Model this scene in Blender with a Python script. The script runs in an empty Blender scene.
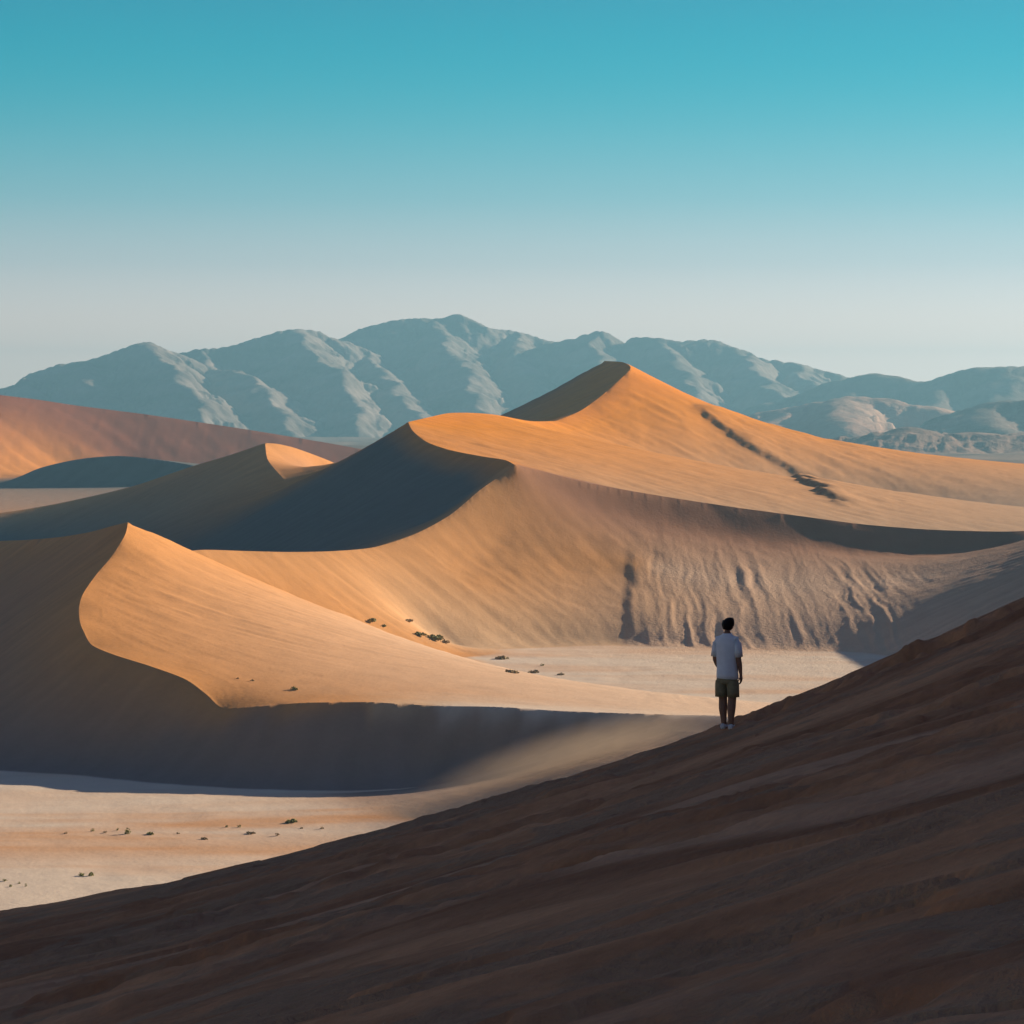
import bpy, bmesh, math, random
import numpy as np
from mathutils import Vector, Matrix

random.seed(7)
RNG = np.random.default_rng(11)
R = math.radians
SC = bpy.context.scene
COL = SC.collection

# ------------------------------------------------------------------ camera
F = 2904.0                      # focal length in pixels of a 1024 frame
CAMH = 60.0                     # metres above the clay pan
HORIZON = 420.0
PITCH = math.atan((512 - HORIZON) / F)

cam_d = bpy.data.cameras.new('camera')
cam = bpy.data.objects.new('camera', cam_d)
COL.objects.link(cam)
cam.location = (0, 0, CAMH)
cam.rotation_euler = (R(90) - PITCH, 0, 0)
cam_d.sensor_fit = 'HORIZONTAL'
cam_d.angle = 2 * math.atan(512 / F)
cam_d.clip_start = 0.1
cam_d.clip_end = 60000
SC.camera = cam

SUN_AZ_BEHIND = 35.0            # degrees behind the right-hand side
SUN_EL = 17.0
SD = (math.cos(R(SUN_EL)) * math.cos(R(SUN_AZ_BEHIND)),
      math.cos(R(SUN_EL)) * math.sin(R(SUN_AZ_BEHIND)), math.sin(R(SUN_EL)))


def ray(px, py):
    X = (px - 512) / F
    Y = (512 - py) / F
    y = math.cos(PITCH) + math.sin(PITCH) * Y
    z = -math.sin(PITCH) + math.cos(PITCH) * Y
    return X / y, z / y          # per metre of depth


def at(px, py, d):
    t, s = ray(px, py)
    return (t * d, d, CAMH + s * d)


def ground(px, py, z=0.0):
    t, s = ray(px, py)
    d = (z - CAMH) / s
    return (t * d, d, z)


# ------------------------------------------------------------------ noise
def _hash(ix, iy, seed):
    h = (ix.astype(np.int64) * 374761393 + iy.astype(np.int64) * 668265263 + seed * 1442695041) & 0xFFFFFFFF
    h = ((h ^ (h >> 13)) * 1274126177) & 0xFFFFFFFF
    return ((h ^ (h >> 16)) & 0xFFFF).astype(np.float32) / 32767.5 - 1.0


def vnoise(x, y, seed=0):
    fx, fy = np.floor(x), np.floor(y)
    ux, uy = (x - fx).astype(np.float32), (y - fy).astype(np.float32)
    ux = ux * ux * ux * (ux * (ux * 6 - 15) + 10)
    uy = uy * uy * uy * (uy * (uy * 6 - 15) + 10)
    a, b = _hash(fx, fy, seed), _hash(fx + 1, fy, seed)
    c, d = _hash(fx, fy + 1, seed), _hash(fx + 1, fy + 1, seed)
    return (a + (b - a) * ux) * (1 - uy) + (c + (d - c) * ux) * uy


def fbm(x, y, oct=4, seed=0, gain=0.5):
    r = 0
    amp = 1.0
    for k in range(oct):
        r = r + amp * vnoise(x * 2.03 ** k + 17.3 * k, y * 2.03 ** k - 9.1 * k, seed + k)
        amp *= gain
    return r


def ridged(x, y, oct=4, seed=0, gain=0.5):
    r = 0
    amp = 1.0
    for k in range(oct):
        r = r + amp * (1 - 2 * np.abs(vnoise(x * 2.1 ** k + 5.3 * k, y * 2.1 ** k + 3.7 * k, seed + k)))
        amp *= gain
    return r


def sstep(a, b, x):
    u = np.clip((x - a) / (b - a), 0, 1)
    return u * u * (3 - 2 * u)


# ------------------------------------------------------------------ objects
def tag(o, label=None, cat=None, group=None, kind=None):
    if label: o['label'] = label
    if cat: o['category'] = cat
    if group: o['group'] = group
    if kind: o['kind'] = kind
    return o


def grid_object(name, co, faces4, faces3, mat, col=None, rough=None, sharp=None, smooth=True):
    """co (n,3); faces as index arrays"""
    used = np.zeros(len(co), bool)
    if len(faces4): used[faces4.ravel()] = True
    if len(faces3): used[faces3.ravel()] = True
    remap = np.cumsum(used) - 1
    co = co[used]
    me = bpy.data.meshes.new(name)
    n4, n3 = len(faces4), len(faces3)
    me.vertices.add(len(co))
    me.vertices.foreach_set('co', co.astype(np.float32).ravel())
    me.loops.add(n4 * 4 + n3 * 3)
    loops = np.concatenate([remap[faces4].ravel() if n4 else np.zeros(0, int),
                            remap[faces3].ravel() if n3 else np.zeros(0, int)]).astype(np.int32)
    me.loops.foreach_set('vertex_index', loops)
    me.polygons.add(n4 + n3)
    starts = np.concatenate([np.arange(n4) * 4, n4 * 4 + np.arange(n3) * 3]).astype(np.int32)
    me.polygons.foreach_set('loop_start', starts)
    me.update(calc_edges=True)
    me.polygons.foreach_set('use_smooth', np.full(n4 + n3, smooth, bool))
    if col is not None:
        a = me.attributes.new('tint', 'FLOAT_COLOR', 'POINT')
        c4 = np.ones((len(co), 4), np.float32)
        c4[:, :3] = col[used]
        a.data.foreach_set('color', c4.ravel())
    if rough is not None:
        a = me.attributes.new('grit', 'FLOAT', 'POINT')
        a.data.foreach_set('value', rough[used].astype(np.float32))
    if sharp is not None:
        sh = sharp[used]
        ev = np.zeros(len(me.edges) * 2, np.int32)
        me.edges.foreach_get('vertices', ev)
        ev = ev.reshape(-1, 2)
        s = (sh[ev[:, 0]] > 0) & (sh[ev[:, 0]] == sh[ev[:, 1]])
        a = me.attributes.new('sharp_edge', 'BOOLEAN', 'EDGE')
        a.data.foreach_set('value', s)
    me.materials.append(mat)
    o = bpy.data.objects.new(name, me)
    COL.objects.link(o)
    return o


# ------------------------------------------------------------------ materials
def new_mat(name):
    m = bpy.data.materials.new(name)
    m.use_nodes = True
    nt = m.node_tree
    b = nt.nodes['Principled BSDF']
    b.inputs['Specular IOR Level'].default_value = 0.15
    b.inputs['Roughness'].default_value = 0.9
    return m, nt, b


def flat_mat(name, c, rough=0.85, var=0.15, scale=30.0):
    m, nt, b = new_mat(name)
    tc = nt.nodes.new('ShaderNodeTexCoord')
    n = nt.nodes.new('ShaderNodeTexNoise')
    n.inputs['Scale'].default_value = scale
    n.inputs['Detail'].default_value = 4
    nt.links.new(tc.outputs['Object'], n.inputs['Vector'])
    r = nt.nodes.new('ShaderNodeValToRGB')
    r.color_ramp.elements[0].position = 0.3
    r.color_ramp.elements[1].position = 0.7
    r.color_ramp.elements[0].color = [x * (1 - var) for x in c] + [1]
    r.color_ramp.elements[1].color = [min(1, x * (1 + var)) for x in c] + [1]
    nt.links.new(n.outputs['Fac'], r.inputs['Fac'])
    nt.links.new(r.outputs['Color'], b.inputs['Base Color'])
    b.inputs['Roughness'].default_value = rough
    return m


def math_node(nt, op, a, b=None):
    n = nt.nodes.new('ShaderNodeMath')
    n.operation = op
    for i, v in enumerate((a, b)):
        if v is None: continue
        if isinstance(v, (int, float)): n.inputs[i].default_value = v
        else: nt.links.new(v, n.inputs[i])
    return n.outputs[0]


def noise_node(nt, vec, scale, detail=4, rough=0.55, stretch=None):
    if stretch:
        mp = nt.nodes.new('ShaderNodeMapping')
        mp.inputs['Scale'].default_value = stretch
        nt.links.new(vec, mp.inputs['Vector'])
        vec = mp.outputs[0]
    n = nt.nodes.new('ShaderNodeTexNoise')
    n.inputs['Scale'].default_value = scale
    n.inputs['Detail'].default_value = detail
    n.inputs['Roughness'].default_value = rough
    nt.links.new(vec, n.inputs['Vector'])
    return n.outputs['Fac']


def sand_mat(name, bump_scale, bump_dist, var=0.12, fine=None, bands=None):
    """sand whose colour comes from the tint painted per place, with mottling and grain bump"""
    m, nt, b = new_mat(name)
    at_ = nt.nodes.new('ShaderNodeAttribute'); at_.attribute_name = 'tint'
    gr = nt.nodes.new('ShaderNodeAttribute'); gr.attribute_name = 'grit'
    tc = nt.nodes.new('ShaderNodeTexCoord')
    v = tc.outputs['Object']
    n1 = noise_node(nt, v, bump_scale * 0.15, 5, 0.6)
    n2 = noise_node(nt, v, bump_scale, 4, 0.6)
    f = math_node(nt, 'ADD', math_node(nt, 'MULTIPLY', n1, 0.6), math_node(nt, 'MULTIPLY', n2, 0.4))
    mr = nt.nodes.new('ShaderNodeMapRange')
    mr.inputs['From Min'].default_value = 0.3; mr.inputs['From Max'].default_value = 0.7
    mr.inputs['To Min'].default_value = 1 - var; mr.inputs['To Max'].default_value = 1 + var
    nt.links.new(f, mr.inputs['Value'])
    mx = nt.nodes.new('ShaderNodeVectorMath'); mx.operation = 'SCALE'
    nt.links.new(at_.outputs['Color'], mx.inputs[0]); nt.links.new(mr.outputs[0], mx.inputs['Scale'])
    nt.links.new(mx.outputs[0], b.inputs['Base Color'])
    bp = nt.nodes.new('ShaderNodeBump')
    bp.inputs['Distance'].default_value = bump_dist
    bp.inputs['Strength'].default_value = 1.0
    h = math_node(nt, 'ADD', math_node(nt, 'MULTIPLY', n2, gr.outputs['Fac']), math_node(nt, 'MULTIPLY', n2, 0.15))
    if fine:
        n3 = noise_node(nt, v, fine, 3, 0.6)
        h = math_node(nt, 'ADD', h, math_node(nt, 'MULTIPLY', n3, 0.12))
    nt.links.new(h, bp.inputs['Height'])
    nt.links.new(bp.outputs['Normal'], b.inputs['Normal'])
    b.inputs['Specular IOR Level'].default_value = 0.05
    b.inputs['Roughness'].default_value = 1.0
    return m


# ------------------------------------------------------------------ colours (albedo)
DEEP = (0.70, 0.235, 0.0)
ORANGE = (0.60, 0.235, 0.05)
SAND = (0.64, 0.29, 0.098)
PALE = (0.60, 0.39, 0.23)
PANC = (0.68, 0.55, 0.43)
TAN = (0.60, 0.40, 0.27)
VALLEY = (0.40, 0.28, 0.19)
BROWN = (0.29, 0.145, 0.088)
RED = (0.21, 0.07, 0.04)
PLAIN = (0.22, 0.15, 0.115)
SLIP_SHADE = (0.26, 0.178, 0.162)  # slip-face sand darkened, part of its shade sits in the colour
SHADE_SLATE = (0.135, 0.135, 0.135)  # same sand on shaded slip faces, shade put into the colour
BOWL = (0.52, 0.255, 0.10)

# ------------------------------------------------------------------ terrain curves
# every curve: dune id, sharp crest?, colour, streak strength, points
PAN, D1, D2, D3, D4, D5, D6 = 0, 1, 2, 3, 4, 5, 6
CURVES = []


def catmull(P, step):
    P = np.array(P, float)
    out = []
    n = len(P)
    for i in range(n - 1):
        p0 = P[i - 1] if i else 2 * P[0] - P[1]
        p1, p2 = P[i], P[i + 1]
        p3 = P[i + 2] if i + 2 < n else 2 * P[-1] - P[-2]
        m = max(2, int(np.linalg.norm((p2 - p1)[:2]) / step))
        u = np.linspace(0, 1, m, endpoint=False)[:, None]
        # damped tangents, so that no segment overshoots
        t1, t2 = 0.42 * (p2 - p0), 0.42 * (p3 - p1)
        L = np.linalg.norm(p2 - p1)
        for t in (t1, t2):
            q = np.linalg.norm(t)
            if q > L: t *= L / q
        h = (2 * u**3 - 3 * u**2 + 1) * p1 + (u**3 - 2 * u**2 + u) * t1 + (-2 * u**3 + 3 * u**2) * p2 + (u**3 - u**2) * t2
        out.append(h)
    out.append(P[-1:])
    return np.concatenate(out)


def curve(dune, sharp, colour, pts, grit=0.3, rough=0.0):
    W = []
    for p in pts:
        if p[0] == 'g': W.append(ground(p[1], p[2], p[3] if len(p) > 3 else 0.0))
        elif p[0] == 'w': W.append(p[1:])
        else: W.append(at(*p))
    CURVES.append(dict(dune=dune, sharp=sharp, col=colour, pts=catmull(W, 0.25 if W[0][1] < 1100 else 0.6), grit=grit, rough=rough))


g = 'g'; w = 'w'
# --- front dune
curve(D1, 1, SAND, [(128, 522, 622), (125, 535, 612), (112, 556, 600), (96, 575, 585), (83, 594, 568), (79, 608, 558),
                    (80, 622, 546), (84, 632, 539), (92, 645, 531), (115, 655, 523), (150, 666, 515), (185, 679, 507),
                    (206, 694, 500), (221, 707, 495), (243, 708, 492), (300, 703, 489), (370, 702, 487)])
curve(D1, 1, PALE, [(370, 702, 487), (435, 706, 484)])
curve(D1, 1, PANC, [(435, 706, 484),
                    (500, 707, 479), (560, 711, 474), (620, 713, 467), (680, 715, 460), (740, 718, 450),
                    (w, 62, 440, 9), (w, 95, 432, 0.5)])
curve(D1, 2, SAND, [(128, 522, 622), (112, 526, 640), (90, 532, 670), (60, 537, 710), (25, 540, 755), (0, 541, 790),
                    (-60, 545, 830), (-140, 552, 860), (-260, 570, 880)])
curve(D1, 0, SAND, [(128, 522, 622), (165, 536, 632), (200, 552, 640), (250, 576, 648), (300, 600, 655), (350, 622, 665)])
curve(D1, 0, PALE, [(350, 622, 665),
                    (400, 641, 678), (440, 654, 690), (480, 666, 705)])
curve(D1, 0, SLIP_SHADE, [(w, -330, 880, 1), (w, -245, 835, 0), (w, -185, 765, 0), (w, -152, 690, 0), (w, -132, 605, 0), (g, -100, 758), (g, 0, 769), (g, 60, 772),
                    (g, 100, 775), (g, 160, 781), (g, 220, 786), (g, 300, 790), (g, 370, 792), (440, 788, 471), (500, 768, 469), (560, 746, 466), (620, 728, 462), (680, 718, 457), (740, 721, 446)])
curve(D1, 0, PALE, [(w, -14, 430, 0), (w, -4, 430, 2), (w, 7, 430, 5.5), (w, 16, 430, 8.5), (w, 28, 428, 10), (w, 45, 425, 9)])
curve(D1, 0, PANC, [(g, 480, 666), (g, 505, 676), (g, 545, 690), (g, 600, 698), (g, 660, 701), (g, 740, 704), (g, 860, 702)])
curve(D1, 0, SAND, [(g, 470, 658, 0.0), (w, -30, 712, 3), (w, -52, 703, 9), (w, -72, 688, 15)])
NEARF = (0.34, 0.205, 0.145)
curve(D1, 0, NEARF, [(w, -47, 490, 10.2), (w, -35.5, 486, 10), (w, -12.8, 481.3, 10.0), (w, 1.5, 474.6, 10.9), (w, 7.8, 472.5, 11.4), (w, 15, 468.6, 12.2), (w, 25, 461.3, 13.0)])
curve(D1, 0, NEARF, [(w, -60, 492, 5.5), (w, -35, 479.5, 5.8), (w, -13, 477, 5.6), (w, -3, 473.5, 7.6), (w, 4.5, 470.2, 9.4)])
# --- middle dune
curve(D2, 3, BOWL, [(515, 465, 860), (500, 476, 856), (480, 490, 846), (450, 515, 828), (415, 534, 808), (375, 547, 786),
                      (335, 551, 762), (290, 552, 742), (245, 551, 725), (200, 550, 708), (165, 556, 695), (140, 566, 685)])
curve(D2, 4, ORANGE, [(515, 465, 860), (505, 460, 872), (480, 456, 895), (450, 450, 925), (427, 442, 955), (413, 431, 985),
                      (408, 422, 1010)])
curve(D2, 5, DEEP, [(408, 422, 1010), (430, 417, 1060), (450, 413, 1120), (475, 413, 1200), (497, 415, 1300), (530, 421, 1400),
                    (556, 421, 1480)])
CREST = [(515, 465, 860), (540, 471, 868), (580, 481, 875), (620, 489, 881), (680, 499, 887), (740, 508, 890), (800, 516, 892), (860, 524, 893),
         (920, 529, 893), (970, 531, 892), (1024, 531, 890)]
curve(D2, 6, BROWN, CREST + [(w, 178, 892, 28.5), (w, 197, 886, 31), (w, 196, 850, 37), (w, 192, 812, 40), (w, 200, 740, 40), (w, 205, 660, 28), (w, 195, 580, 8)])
# brink of the steep top band: a little way down from the crest at the angle sand stands at
brink = []
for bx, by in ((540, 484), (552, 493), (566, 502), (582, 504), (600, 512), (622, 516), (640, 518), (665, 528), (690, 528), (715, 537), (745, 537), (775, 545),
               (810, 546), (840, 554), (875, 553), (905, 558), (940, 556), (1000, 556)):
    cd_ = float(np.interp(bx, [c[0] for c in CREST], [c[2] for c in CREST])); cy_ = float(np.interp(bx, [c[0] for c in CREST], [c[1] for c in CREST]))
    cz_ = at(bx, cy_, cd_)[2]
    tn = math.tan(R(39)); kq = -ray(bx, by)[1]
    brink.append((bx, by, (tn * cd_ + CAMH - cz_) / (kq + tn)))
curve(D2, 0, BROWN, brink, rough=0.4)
curve(D2, 0, PALE, [(g, 430, 647, 1), (g, 480, 650, 0.3), (g, 520, 648), (g, 560, 646), (g, 600, 645), (g, 625, 645)], grit=0.5)
curve(D2, 0, TAN, [(g, 625, 645), (g, 660, 647), (g, 700, 648), (g, 760, 650), (g, 820, 651), (g, 880, 653), (g, 930, 662),
                   (g, 990, 684), (g, 1060, 715), (g, 1130, 750)], rough=1.0, grit=1)
curve(D2, 0, TAN, [(655, 582, 836), (670, 583, 834), (760, 588, 829), (860, 594, 825), (920, 597, 821)], rough=1.0, grit=1)
curve(D2, 0, BOWL, [(470, 590, 790), (520, 588, 814), (560, 584, 827), (600, 582, 833), (640, 582, 836)], grit=0.5)
curve(D2, 0, VALLEY, [(w, 35, 930, 33), (w, 110, 960, 20), (w, 200, 1000, 12), (w, 330, 1050, 10)])
curve(D2, 0, SHADE_SLATE, [(w, -47, 1007, 53), (w, -31, 922, 44.5), (w, -12, 862, 39.5), (w, -26, 838, 29)])  # curves down the slip face that carry its shade as colour
curve(D2, 0, SHADE_SLATE, [(w, -82, 995, 31), (w, -60, 915, 28), (w, -62, 812, 14)])
curve(D2, 0, SHADE_SLATE, [(w, -120, 735, 10), (w, -98, 785, 4), (w, -85, 830, 3), (w, -105, 905, 3), (w, -135, 985, 3)])
# --- big dune
curve(D3, 7, DEEP, [(556, 421, 1480), (580, 411, 1530), (600, 397, 1575), (616, 383, 1610), (629, 371, 1640), (630, 366, 1660), (622, 362, 1690), (604, 361, 1780)])
curve(D3, 8, DEEP, [(629, 371, 1640), (645, 376, 1645), (670, 387, 1650), (700, 400, 1660), (750, 421, 1690), (800, 437, 1730),
                      (860, 447, 1790), (920, 456, 1850), (1024, 467, 1960), (1200, 480, 2100)])
curve(D3, 0, SHADE_SLATE, [(604, 361, 1780), (570, 380, 1778), (535, 398, 1772), (500, 415, 1765), (440, 440, 1760)])
curve(D3, 0, VALLEY, [(600, 480, 1330), (700, 494, 1420), (790, 504, 1470), (850, 513, 1500), (900, 516, 1490), (960, 519, 1450), (1050, 522, 1420), (1250, 527, 1380)])
curve(D3, 0, PALE, [(w, 60, 1900, 10), (w, 250, 2060, 10), (w, 430, 2250, 10)])
curve(D3, 0, SLIP_SHADE, [(w, -70, 1260, 28), (w, -85, 1400, 12), (w, -110, 1500, 9), (w, -120, 1650, 9), (w, -100, 1800, 9), (w, 60, 1900, 10)])
# --- small dune with lit tip behind the middle dune
curve(D4, 9, SAND, [(300, 495, 1150), (283, 478, 1200), (268, 460, 1250), (265, 443, 1300)])
curve(D4, 10, SAND, [(265, 443, 1300), (230, 455, 1325), (190, 467, 1350), (130, 487, 1400), (60, 503, 1450), (0, 513, 1500), (-80, 522, 1560)])
curve(D4, 13, SAND, [(265, 443, 1300), (278, 444, 1308), (295, 448, 1318), (325, 459, 1340), (350, 470, 1360)])
curve(D4, 0, SHADE_SLATE, [(w, -135, 985, 3), (w, -175, 1180, 3), (w, -195, 1250, 3), (w, -240, 1370, 3), (w, -300, 1480, 3)])
# --- dune further left, its shade darkened into the colour
curve(D5, 11, SHADE_SLATE, [(-60, 490, 2440), (0, 484, 2400), (40, 468, 2380), (80, 459, 2350), (120, 456, 2310), (160, 460, 2260), (200, 467, 2200), (240, 478, 2130)])
curve(D5, 0, SHADE_SLATE, [(-60, 492, 2380), (0, 489, 2330), (60, 489, 2300), (120, 488, 2250), (170, 486, 2190), (220, 484, 2120)])
# --- red dune on the far left
curve(D6, 12, RED, [(-160, 378, 2640), (-60, 388, 2750), (0, 395, 2840), (40, 400, 2900), (80, 406, 2940), (150, 415, 2960), (250, 430, 2980), (350, 447, 3000), (420, 462, 3010)], rough=0.5)
curve(D6, 0, ORANGE, [(w, -620, 2380, 9), (w, -530, 2440, 9), (w, -470, 2540, 9), (w, -430, 2660, 9), (w, -415, 2740, 9)], rough=0.2)
curve(D6, 0, RED, [(w, -370, 2800, 9), (w, -300, 2820, 9), (w, -200, 2890, 9), (w, -120, 2960, 9)], rough=0.4)
curve(D6, 0, RED, [(w, -700, 3300, 9), (w, -400, 3300, 9), (w, -100, 3250, 9)])


def floor_z(d):
    return 8.5 * sstep(850, 1400, d)


def floor_col(d):
    d = np.asarray(d, float)
    k = sstep(1500, 2100, d)[..., None]
    k2 = sstep(1900, 3600, d)[..., None]
    c = np.array(PANC) * (1 - k) + np.array(PALE) * k
    return c * (1 - k2) + np.array(PLAIN) * k2


# ------------------------------------------------------------------ terrain grid in (x/y, ln y)
dt = 1.5 / F
tc_ = np.arange(-0.184, 0.184, dt)
side = []
s = dt
t_ = tc_[-1]
while t_ < 0.5:
    s = min(s * 1.09, 0.02); t_ += s; side.append(t_)
side = np.array(side)
T = np.concatenate([(-side - (side[0] - tc_[-1]) + 0)[::-1] - 0.0, tc_, side])
T = np.unique(np.round(T, 9))
L = [math.log(140.0)]
while math.exp(L[-1]) < 16500:
    d = math.exp(L[-1])
    st = 0.03 if d < 335 else 0.0017 if d < 900 else 0.0022 if d < 2000 else 0.0035 if d < 3300 else min(0.05, 0.0035 * (1 + (d - 3300) / 300))
    L.append(L[-1] + st)
L = np.array(L)
NR, NC = len(L), len(T)


def up_interp(A, l0, t0, l1, t1):
    # bilinear from coarse axes to fine axes
    ri = np.clip(np.searchsorted(l0, l1) - 1, 0, len(l0) - 2)
    rf = np.clip((l1 - l0[ri]) / (l0[ri + 1] - l0[ri]), 0, 1)
    ci = np.clip(np.searchsorted(t0, t1) - 1, 0, len(t0) - 2)
    cf = np.clip((t1 - t0[ci]) / (t0[ci + 1] - t0[ci]), 0, 1)
    sh = (-1,) + (1,) * (A.ndim - 1)
    B = A[ri] * (1 - rf).reshape(sh) + A[ri + 1] * rf.reshape(sh)
    B = np.swapaxes(B, 0, 1)
    B = B[ci] * (1 - cf).reshape(sh) + B[ci + 1] * cf.reshape(sh)
    return np.swapaxes(B, 0, 1)


def weights(x):
    h = np.diff(x)
    h1 = np.concatenate([h[:1], h]); h2 = np.concatenate([h, h[-1:]])
    return 2 / (h1 * (h1 + h2)), 2 / (h2 * (h1 + h2))


def jacobi(Z, fixed, val, l, t, n):
    wr0, wr1 = weights(l); wc0, wc1 = weights(t)
    S = (wr0 + wr1)[1:-1, None] + (wc0 + wc1)[None, 1:-1]
    a = (wr0[1:-1, None] / S); b = (wr1[1:-1, None] / S); c = (wc0[None, 1:-1] / S); d = (wc1[None, 1:-1] / S)
    if Z.ndim == 3:
        a, b, c, d = (q[..., None] for q in (a, b, c, d))
    a, b, c, d = (q.astype(np.float32) for q in (a, b, c, d))
    Z = Z.astype(np.float32)
    free = ~fixed[1:-1, 1:-1]
    fr = free[..., None] if Z.ndim == 3 else free
    for _ in range(n):
        N = a * Z[:-2, 1:-1] + b * Z[2:, 1:-1] + c * Z[1:-1, :-2] + d * Z[1:-1, 2:]
        Z[1:-1, 1:-1] = np.where(fr, N, Z[1:-1, 1:-1])
    return Z


def raster(l, t, chan, only=None):
    Z = np.zeros((len(l), len(t), chan)); K = np.zeros((len(l), len(t)))
    for c in CURVES:
        if only is not None and not only(c): continue
        P = c['pts']
        ti, li = P[:, 0] / P[:, 1], np.log(P[:, 1])
        m = (ti > t[0]) & (ti < t[-1]) & (li > l[0]) & (li < l[-1])
        P, ti, li = P[m], ti[m], li[m]
        r = np.clip(np.rint(np.interp(li, l, np.arange(len(l)))).astype(int), 0, len(l) - 1)
        q = np.clip(np.rint(np.interp(ti, t, np.arange(len(t)))).astype(int), 0, len(t) - 1)
        v = np.empty((len(P), chan))
        v[:, 0] = P[:, 2]
        if chan > 1:
            v[:, 1:4] = c['col']; v[:, 4] = c['grit']; v[:, 5] = c['rough']
        np.add.at(Z, (r, q), v); np.add.at(K, (r, q), 1)
    fx = K > 0
    Z[fx] /= K[fx][:, None]
    return Z, fx


prev = None
for f_, it in ((16, 4000), (8, 1500), (4, 500)):
    l = np.unique(np.concatenate([L[::f_], L[-1:]])); t = np.unique(np.concatenate([T[::f_], T[-1:]]))
    V, fx = raster(l, t, 6)
    if prev is None:
        Z = np.zeros((len(l), len(t), 6)); d = np.exp(l)
        Z[..., 0] = floor_z(d)[:, None]; Z[..., 1:4] = floor_col(d)[:, None, :]
        Z[..., 4] = 0.3
    else:
        Z = up_interp(prev[0], prev[1], prev[2], l, t)
    # far plain and near pan are pinned to their own colour and level
    pin = np.zeros_like(fx); pin[(np.exp(l) > 3500) | (np.exp(l) < 400)] = True
    d = np.exp(l)
    Zp = np.zeros((len(l), len(t), 6)); Zp[..., 0] = floor_z(d)[:, None]; Zp[..., 1:4] = floor_col(d)[:, None, :]; Zp[..., 4] = 0.3
    pn = pin & ~fx
    Z[pn] = Zp[pn]; Z[fx] = V[fx]
    Z = jacobi(Z, fx | pin, None, l, t, it)
    prev = (Z, l, t)
ATTR = up_interp(prev[0][..., 1:], prev[1], prev[2], L, T)
for _ in range(6):
    ATTR[1:-1, 1:-1] = 0.25 * (ATTR[:-2, 1:-1] + ATTR[2:, 1:-1] + ATTR[1:-1, :-2] + ATTR[1:-1, 2:])
l2 = np.unique(np.concatenate([L[::2], L[-1:]])); t2 = np.unique(np.concatenate([T[::2], T[-1:]]))
V, fx = raster(l2, t2, 1)
Z = up_interp(prev[0][..., 0], prev[1], prev[2], l2, t2)
Z[fx] = V[fx][:, 0]
pin = np.zeros_like(fx); pin[(np.exp(l2) > 3500) | (np.exp(l2) < 400)] = True
Z = jacobi(Z, fx | pin, None, l2, t2, 250)
V, fx = raster(l2, t2, 1, only=lambda c: c['sharp'])
Z = jacobi(Z, fx | pin, None, l2, t2, 22)           # soft lines melt into their faces
# the bowl face is one smooth sweep between its brink and the pan
ra, rb = np.searchsorted(l2, math.log(775)), np.searchsorted(l2, math.log(880))
ca, cb = np.searchsorted(t2, (450 - 512) / F), np.searchsorted(t2, (1010 - 512) / F)
W_ = Z[ra:rb, ca:cb]
top_ = np.interp(512 + F * t2[ca:cb], [450, 480, 515, 540, 600, 640, 740, 860, 1010], [792, 815, 836, 846, 856, 862, 868, 872, 874])
Z[ra:rb, ca:cb] = jacobi(W_, np.exp(l2[ra:rb])[:, None] > top_[None], None, l2[ra:rb], t2[ca:cb], 500)
Z = up_interp(Z, l2, t2, L, T)

# snap a chain of grid vertices onto every sharp crest
LI = np.repeat(L[:, None], NC, 1); TI = np.repeat(T[None], NR, 0)
SH = np.zeros((NR, NC), int)
for c in CURVES:
    if not c['sharp']: continue
    P = c['pts']
    ti, li = P[:, 0] / P[:, 1], np.log(P[:, 1])
    ok = (ti > T[2]) & (ti < T[-3])
    P, ti, li = P[ok], ti[ok], li[ok]
    rf = np.interp(li, L, np.arange(NR)); cf = np.interp(ti, T, np.arange(NC))
    k = 0
    best = {}
    dr, dc = np.gradient(rf), np.gradient(cf)
    for i in range(len(P)):
        r, q = int(round(rf[i])), int(round(cf[i]))
        e = abs(rf[i] - r) if abs(dr[i]) >= abs(dc[i]) else abs(cf[i] - q)
        if e > 0.3: continue
        if (r, q) not in best or e < best[(r, q)][0]: best[(r, q)] = (e, i)
    for (r, q), (e, i) in best.items():
        LI[r, q], TI[r, q], Z[r, q], SH[r, q] = li[i], ti[i], P[i, 2], c['sharp']
Z = jacobi(Z, (SH > 0) | (np.exp(LI) > 3500) | (np.exp(LI) < 400), None, L, T, 30)
YY = np.exp(LI); XX = TI * YY

# --- fall-line streaks (noise smeared along the slope)
gy = np.gradient(Z, axis=0) / np.gradient(YY, axis=0)
gt = np.gradient(Z, axis=1) / (np.gradient(TI, axis=1) * YY)
gx = gt
gyw = gy - gx * TI
slope = np.sqrt(gx * gx + gyw * gyw) + 1e-6
ux, uy = gx / slope, gyw / slope
dti = np.gradient(TI, axis=1); dli = np.gradient(LI, axis=0)
vc = (ux - TI * uy) / (dti * YY); vr = uy / (dli * YY)       # index steps per metre
cell = np.maximum(np.abs(vc), np.abs(vr)) + 1e-9
vc, vr = vc / cell, vr / cell
W0 = RNG.standard_normal((NR, NC)).astype(np.float32)
W0 = 0.6 * W0 + 0.25 * np.roll(W0, 1, 1) + 0.25 * np.roll(W0, -1, 1)
ST = np.zeros_like(W0)
rows0, cols0 = np.meshgrid(np.arange(NR), np.arange(NC), indexing='ij')
for sg in (1, -1):
    r, q = rows0.astype(np.float32), cols0.astype(np.float32)
    for k in range(22):
        ri = np.clip(np.rint(r).astype(int), 0, NR - 1); qi = np.clip(np.rint(q).astype(int), 0, NC - 1)
        ST += W0[ri, qi]
        r = r + sg * vr[ri, qi]; q = q + sg * vc[ri, qi]
ST /= ST.std()
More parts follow.
